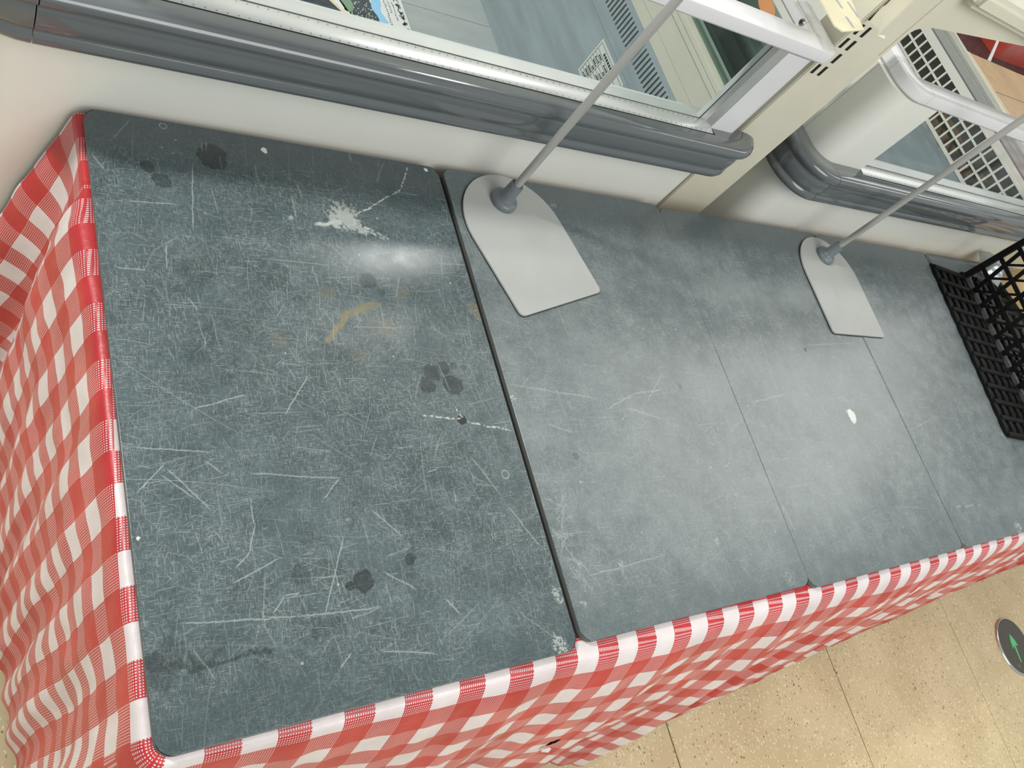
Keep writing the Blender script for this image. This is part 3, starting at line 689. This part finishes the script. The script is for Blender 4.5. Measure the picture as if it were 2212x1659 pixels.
# poster board lying on the freezer floor
po = thing('seafood_poster', 'printed poster board with a blue wave and black brush writing on the freezer floor', 'poster', (0.737, 1.3535, -.2555), 0.0)
po.rotation_euler = (0, 0, .04)
def pol(name, pts, z, m, par=po, kind=None, th=.0004):
    bm = bmesh.new(); plate(bm, [(x, y, z) for x, y in pts], (0, 0, 1), th)
    o = mesh(name, bm, M[m], par)
    if kind: o['kind'] = kind
    return o
bm = bmesh.new(); box(bm, (-.46, 0, 0), (0, .30, .010)); mesh('board', bm, M['speckle'], po)
pol('paper', [(-.459, .001), (-.001, .001), (-.001, .299), (-.459, .299)], .0101, 'paper')
pol('photo_print', [(-.459, .001), (-.082, .001)]+[(-.082-.016*(k/14)+.004*math.sin(k*1.5), .001+.298*k/14) for k in range(1, 14)]+[(-.10, .299), (-.459, .299)], .0106, 'poster_dark')
pol('wave_print', [(-.083-.016*(k/24)+.0045*math.sin(k*1.25), .002+.29*k/24) for k in range(25)]+[(-.062-.014*(k/24)+.0045*math.sin(k*1.25+.5), .002+.29*k/24) for k in range(24, -1, -1)], .0112, 'poster_blue')
pol('shell_print', [(-.205, .075), (-.19, .035), (-.165, .006), (-.158, .002), (-.150, .012), (-.158, .035), (-.172, .062), (-.19, .09)], .0112, 'poster_sand')
pol('shell_print', [(-.198, .075), (-.186, .042), (-.166, .016), (-.160, .022), (-.168, .045), (-.185, .080)], .0117, 'paper')
pol('leaf_print', [(-.152+.017*math.cos(a), .040+.024*math.sin(a)) for a in [2*math.pi*i/14 for i in range(14)]], .0112, 'poster_green')
pol('sky_print', [(-.36, .001), (-.262, .001), (-.268, .05), (-.36, .06)], .0112, 'poster_blue')
bm = bmesh.new(); rnd = random.Random(11)
for k in range(7):      # brush writing: one block of strokes per character
    cx, cy = -.013-.001*k, .022+.0185*k
    for q in range(6):
        a = rnd.uniform(-.9, .9); l = rnd.uniform(.004, .0075); wd = rnd.uniform(.0009, .0017); x = cx+rnd.uniform(-.004, .004); y = cy+rnd.uniform(-.006, .006)
        if q % 2: a += 1.5
        dx, dy = math.cos(a)*l, math.sin(a)*l; ex, ey = -math.sin(a)*wd, math.cos(a)*wd
        plate(bm, [(x-dx+ex, y-dy+ey, .0106), (x-dx-ex, y-dy-ey, .0106), (x+dx-ex*.5, y+dy-ey*.5, .0106), (x+dx+ex*.5, y+dy+ey*.5, .0106)], (0, 0, 1), .0003)
o = mesh('brush_writing', bm, M['ink'], po); o['kind'] = 'stuff'
bm = bmesh.new()
for cx, n_, y0 in ((-.030, 9, .03), (-.040, 8, .05), (-.050, 13, .012)):
    for k in range(n_):
        for q in range(3):
            x = cx+rnd.uniform(-.002, .002); y = y0+k*.0062+rnd.uniform(-.0015, .0015); s_ = rnd.uniform(.0006, .0012); t_ = rnd.uniform(.0006, .002)
            plate(bm, [(x-s_, y-t_, .0106), (x+s_, y-t_, .0106), (x+s_, y+t_, .0106), (x-s_, y+t_, .0106)], (0, 0, 1), .0002)
o = mesh('small_writing', bm, M['grey_ink'], po); o['kind'] = 'stuff'
pol('red_seal', [(-.012, .006), (-.006, .006), (-.006, .010), (-.012, .010)], .0106, 'red_ink')
bm = bmesh.new()
for k in range(90):
    f = rnd.random(); x = -.145+.058*f+rnd.uniform(-.008, .008); y = .006+rnd.random()**2*.05; s_ = rnd.uniform(.0006, .0017)
    plate(bm, [(x-s_, y-s_, .0111), (x+s_, y-s_*.6, .0111), (x+s_*.7, y+s_, .0111), (x-s_*.5, y+s_, .0111)], (0, 0, 1), .0002)
o = mesh('foam_print', bm, M['paper'], po); o['kind'] = 'stuff'

# ------------------------------------------------------------------ slotted upright, arm, shelf, bracket
PY = .805
up = thing('shelf_upright', 'cream steel shelving upright with two columns of black slots between the freezers', 'upright', (1.0865, PY, -H))
bm = bmesh.new(); box(bm, (0, 0, 0), (.1265, .06, 1.95), .002, 2); mesh('post', bm, M['cream'], up)
srcs = None
for cx in (.0125, .0325):
    for i in range(0, 26):
        if srcs is None:
            bm = bmesh.new(); box(bm, (-.0040, -.0003, 0), (.0040, .0012, .0208)); o = srcs = mesh('slot', bm, M['black'], up)
        else: o = srcs.copy(); COL.objects.link(o)
        o.parent = up; o.location = (cx, 0, .3240+.0300*i+H)

bm = bmesh.new()
out = [(.117, .398), (.1225, .400), (.1218, .432), (.124, .448), (.131, .462), (.145, .472), (.17, .4785), (.42, .518), (.54, .5395), (.117, .5395)]
plate(bm, [(x-.0035, -.0015, z+H) for x, z in out], (0, 1, 0), .010); mesh('arm', bm, M['cream'], up)
bm = bmesh.new(); box(bm, (0, 0, 0), (1.35, .16, .036), .010, 3)
sh = mesh('steel_shelf', bm, M['cream'], None, 40); sh.location = V(1.228, .772, .5400)
tag(sh, 'cream steel shelf with a rolled edge resting on the upright arm, top right', 'shelf')
br = thing('slotted_bracket', 'yellowed slotted steel bracket hanging left of the shelving upright', 'bracket', (1.083, PY, .45), 0)
bm = bmesh.new(); bx = lambda x, y: (x-1.083, y-PY)
plate(bm, [(*bx(*q), 0) for q in ((.940, .90), (.9432, .7345), (.9593, .7289), (1.0396, .7582), (1.048, .7959), (1.066, .87), (1.076, .90))], (0, 0, -1), .0022)
mesh('bracket_plate', bm, M['cream_yellow'], br)
for a, b in (((.9995, .7698), (1.0036, .7531)), ((.9955, .818), (1.002, .7936)), ((1.0375, .815), (1.0441, .7887))):
    bm = bmesh.new(); a = Vector(bx(*a)); b = Vector(bx(*b)); d = (b-a).normalized(); e = Vector((-d.y, d.x))*.0045
    pts = [a+e*math.cos(t)-d*.0032*math.sin(t) for t in [math.pi*i/6 for i in range(7)]]+[b-e*math.cos(t)+d*.0032*math.sin(t) for t in [math.pi*i/6 for i in range(7)]]
    plate(bm, [(p.x, p.y, .0002) for p in pts], (0, 0, -1), .0004); mesh('bracket_slot', bm, M['slot_grey'], br)
bm = bmesh.new()
plate(bm, [(-.012, -.052, .003), (-.004, -.060, .006), (.006, -.032, .002), (.0125, -.006, -.004), (.0135, -.002, .012), (.012, -.004, .03), (.0135, -.002, .045), (.0135, -.001, .26), (-.02, -.02, .30), (-.022, -.05, .12)], (-1, .35, 0), .0022)
mesh('hook_plate', bm, M['cream'], br)

# ------------------------------------------------------------------ sign stands on the table
def stand(label, x, y, rot, front, w, rad):
    S = thing('sign_stand', label, 'stand', (x, y, 0.0002), rot, 'sign stands on the slate boards')
    pts = []
    hw = w/2
    fr = rounded([(-hw, -.02), (-hw, -front), (hw, -front), (hw, -.02)], [0, .010, .008, 0], 6)
    for i in range(25):
        a = math.pi*i/24; pts.append((rad*math.cos(a), -.05+rad*1.04*math.sin(a)))
    pts += fr[1:-1]
    bm = bmesh.new(); prism(bm, pts, 0, .0012); mesh('rubber_pad', bm, M['rubber'], S)
    bm = bmesh.new(); prism(bm, [(px*.992, -.1+(py+.1)*.994) for px, py in pts], .0012, .0042, .0007); mesh('base_plate', bm, M['stand_metal'], S)
    bm = bmesh.new()
    lathe(bm, [(0, .0042), (.0235, .0042), (.0238, .0075), (.0228, .0125), (.0205, .0150), (.0150, .0165), (.0140, .0185), (.0126, .0205), (.0116, .047), (.0108, .0488), (.0072, .049), (.0070, .044)], n=32)
    mesh('collar', bm, M['collar'], S, 35)
    bm = bmesh.new(); cyl(bm, (0, 0, .0215), (0, 0, .95), .0066, n=20); mesh('pole', bm, M['pole'], S, 40)
    bm = bmesh.new(); lathe(bm, [(0, .962), (.0075, .958), (.008, .95), (.008, .935)], n=16); mesh('pole_cap', bm, M['collar'], S, 40)
    return S
stand('sign stand on the second board, its grey plate turned askew', .605, .6927, math.radians(17.0), .197, .195, .100)
stand('sign stand near the black crate, its grey plate set nearly square', 1.4908, .6747, math.radians(-1.5), .203, .198, .099)

# ------------------------------------------------------------------ folding crate at the right edge
ang = math.radians(-9.2)
cr = thing('folding_crate', 'black plastic folding crate with its woven-pattern side folded down on the table', 'crate', (2.148, .678, 0.0002), ang)
def lattice(name, x0, nx, ny, px, py, z0, y_top=0.0):
    """a panel of crossing bars: long thick bars along y that bulge between the cross bars"""
    panel = None
    for i in range(nx+1):
        bm = bmesh.new(); cx = x0+i*px; rings = []
        for k in range(ny*6+1):
            f = k/6; bul = abs(math.sin(math.pi*f)); hw = .0058+.0036*bul; z = z0+.0075+.0035*bul
            y = y_top-f*py
            rings.append([bm.verts.new((cx+sx*hw, y, zz)) for sx, zz in ((-1, z0), (-1, z-.002), (-.4, z), (.4, z), (1, z-.002), (1, z0))])
        for A, B in zip(rings, rings[1:]):
            for q in range(6): bm.faces.new((A[q], A[(q+1) % 6], B[(q+1) % 6], B[q]))
        bm.faces.new(rings[0]); bm.faces.new(rings[-1])
        box(bm, (cx-.006, y_top, z0), (cx+.006, y_top+.013, z0+.006), .002, 1)
        mesh('woven_bar', bm, M['crate'], cr, 40)
    for j in range(ny+1):
        bm = bmesh.new(); y = y_top-j*py
        box(bm, (x0-.004, y-.0062, z0), (x0+nx*px+.004, y+.0062, z0+.0120), .0018, 1); mesh('cross_bar', bm, M['crate'], cr)
lattice('side', -.150, 4, 11, .0335, .0437, 0.0, -.011)
lattice('base', .062, 4, 11, .0335, .0437, 0.0)
bm = bmesh.new(); box(bm, (-.018, -.60, 0), (.010, .004, .013), .001, 1); mesh('wall_rail', bm, M['crate'], cr)
for z in (.0575, .107, .156):
    bm = bmesh.new(); box(bm, (-.002, -.60, z-.0052), (.003, .0, z+.0052)); mesh('wall_rail', bm, M['crate'], cr)
bm = bmesh.new(); box(bm, (-.004, -.012, 0), (.006, .004, .24), .001, 1); mesh('corner_post', bm, M['crate'], cr)
def bar(a, b, wd):
    bm = bmesh.new(); a = Vector((0, *a)); b = Vector((0, *b)); d = (b-a).normalized(); n = Vector((1, 0, 0)).cross(d)*wd
    plate(bm, [a-n, b-n, b+n, a+n], (1, 0, 0), .003); mesh('truss_bar', bm, M['crate'], cr)
for lev in range(3):
    z0 = .010+lev*.0495; z1 = z0+.0475; sh_ = -.010*lev
    for k in range(12):
        y = -.0545-.0485*k-sh_
        bar((y, z0), (y+.010, z1), .0054); bar((y, z0), (y-.034, z1), .0032)
def pouch(label, loc, rot, size, m):
    bm = bmesh.new(); bmesh.ops.create_grid(bm, x_segments=14, y_segments=10, size=0.5)
    for v in bm.verts:
        e = max(0, (1-(2*v.co.x)**4)*(1-(2*v.co.y)**4)); v.co = Vector((v.co.x*size[0], v.co.y*size[1], size[2]*e**.6+.004*noise.noise(v.co*9)*e))
    g = bmesh.ops.extrude_face_region(bm, geom=list(bm.faces))
    for v in [q for q in g['geom'] if isinstance(q, bmesh.types.BMVert)]: v.co.z = -0.0005 if v.co.z < .004 else v.co.z*-.15
    zmin = min(v.co.z for v in bm.verts)
    for v in bm.verts: v.co.z -= zmin
    o = mesh('snack_pouch', bm, M[m], None, 60); o.location = V(*loc); o.rotation_euler = (0, 0, rot)
    return tag(o, label, 'pouch')
pouch('tan snack pouch seen through the black crate wall', (2.42, .60, .012), .3, (.15, .2, .06), 'tan_pack')
pouch('silver film pouch seen through the black crate wall', (2.30, .705, .012), .9, (.10, .07, .03), 'film')
pouch('yellowish tan pouch lowest behind the crate truss', (2.43, .385, .012), -.2, (.15, .16, .06), 'tan_pack')

# ------------------------------------------------------------------ beyond the second freezer
bm = bmesh.new(); box(bm, (0, 0, 0), (.71, .34, .85), .003, 1)
ca = thing('cardboard_box', 'brown cardboard box standing beyond the right freezer', 'box', (2.650, 1.178, -H), .05)
mesh('carton_body', bm, M['carton'], ca)
bm = bmesh.new(); box(bm, (.001, .002, .8502), (.098, .338, .8512)); mesh('lit_side_strip', bm, M['carton_lit'], ca)  # pale strip paints the box's lit side as a lighter colour
bm = bmesh.new(); box(bm, (.10, .168, .8502), (.705, .1695, .8507)); mesh('flap_seam', bm, M['ink'], ca)
bm = bmesh.new()
prism(bm, [(0, 0), (.5, 0), (.5, .3), (0, .3)], 0, .9)
rc = thing('red_bin', 'red plastic bin behind the cardboard box at top right', 'bin', (3.15, 1.645, .1008), .10)
bm.free(); bm = bmesh.new()
lo = [(.03, .03), (.5, .03), (.5, .35), (.03, .35)]; hi = [(0, 0), (.53, 0), (.53, .38), (0, .38)]
A = [bm.verts.new((x, y, 0)) for x, y in lo]; B = [bm.verts.new((x, y, .24)) for x, y in hi]
Cc = [bm.verts.new((x*.96+.01, y*.96+.008, .24)) for x, y in hi]; Dd = [bm.verts.new((x*.96+.01, y*.96+.008, .03)) for x, y in lo]
for i in range(4):
    j = (i+1) % 4
    for q in ((A[i], A[j], B[j], B[i]), (B[i], B[j], Cc[j], Cc[i]), (Cc[i], Cc[j], Dd[j], Dd[i])): bm.faces.new(q)
bm.faces.new(A[::-1]); bm.faces.new(Dd)
mesh('bin_body', bm, M['red_plastic'], rc)
bm = bmesh.new(); box(bm, (-.012, -.012, .225), (.545, 0.0, .25), .004, 1); mesh('bin_rim', bm, M['red_plastic'], rc)
dk = thing('dark_cabinet', 'dark navy cabinet in the background behind the cardboard box', 'cabinet', (2.77, 2.11, -H), 0)
bm = bmesh.new(); box(bm, (0, 0, 0), (1.9, .25, 1.9), .004, 1); mesh('cabinet_body', bm, M['navy'], dk)
bm = bmesh.new(); box(bm, (0, -.475, 0), (1.9, -.001, .80), .004, 1); mesh('cabinet_ledge', bm, M['navy'], dk)
bm = bmesh.new(); box(bm, (-.16, -.45, 0), (-.001, .1, .86), .003, 1); mesh('side_trim', bm, M['teal'], dk)
bm = bmesh.new()
plate(bm, [(0, 0, 0), (.022, 0, 0), (.020, 0, .05), (.016, 0, .13), (.004, 0, .13), (.003, 0, .05)], (0, 1, 0), .002)
o = mesh('plastic_tag', bm, M['white_plastic']); o.location = V(2.868, 1.527, .1508); o.rotation_euler = (math.radians(-38), 0, 0)
tag(o, 'slim white plastic tag standing on the cardboard box', 'tag')

# ------------------------------------------------------------------ floor marker
fm = thing('floor_marker', 'round dark floor marker with a green arrow and shiny rim', 'marker', (2.905, -.325, -H), 0)
bm = bmesh.new(); lathe(bm, [(0, .0062), (.091, .0062), (.0915, .004)], n=56); mesh('disc', bm, M['disc_dark'], fm, 35)
bm = bmesh.new(); lathe(bm, [(.0915, .0035), (.0925, .0068), (.0955, .0062), (.0985, .0035), (.100, .0008), (.1, 0)], n=56); mesh('rim', bm, M['chrome'], fm, 60)
bm = bmesh.new()
ar = [(-.003, .043), (-.018, .018), (-.0235, -.006), (-.0085, .004), (-.0150, -.050), (-.0130, -.0525), (-.0090, -.0515), (.0025, .0035), (.0170, -.003), (.0130, .020)]
plate(bm, [(x, y, .0063) for x, y in ar], (0, 0, 1), .0004); mesh('arrow_print', bm, M['green'], fm)
bm = bmesh.new()
for x, y in ((-.040, -.058), (-.035, -.063), (-.030, -.056)): box(bm, (x-.0015, y-.004, .0062), (x+.0015, y+.004, .0065))
mesh('small_print', bm, M['grey_ink'], fm)
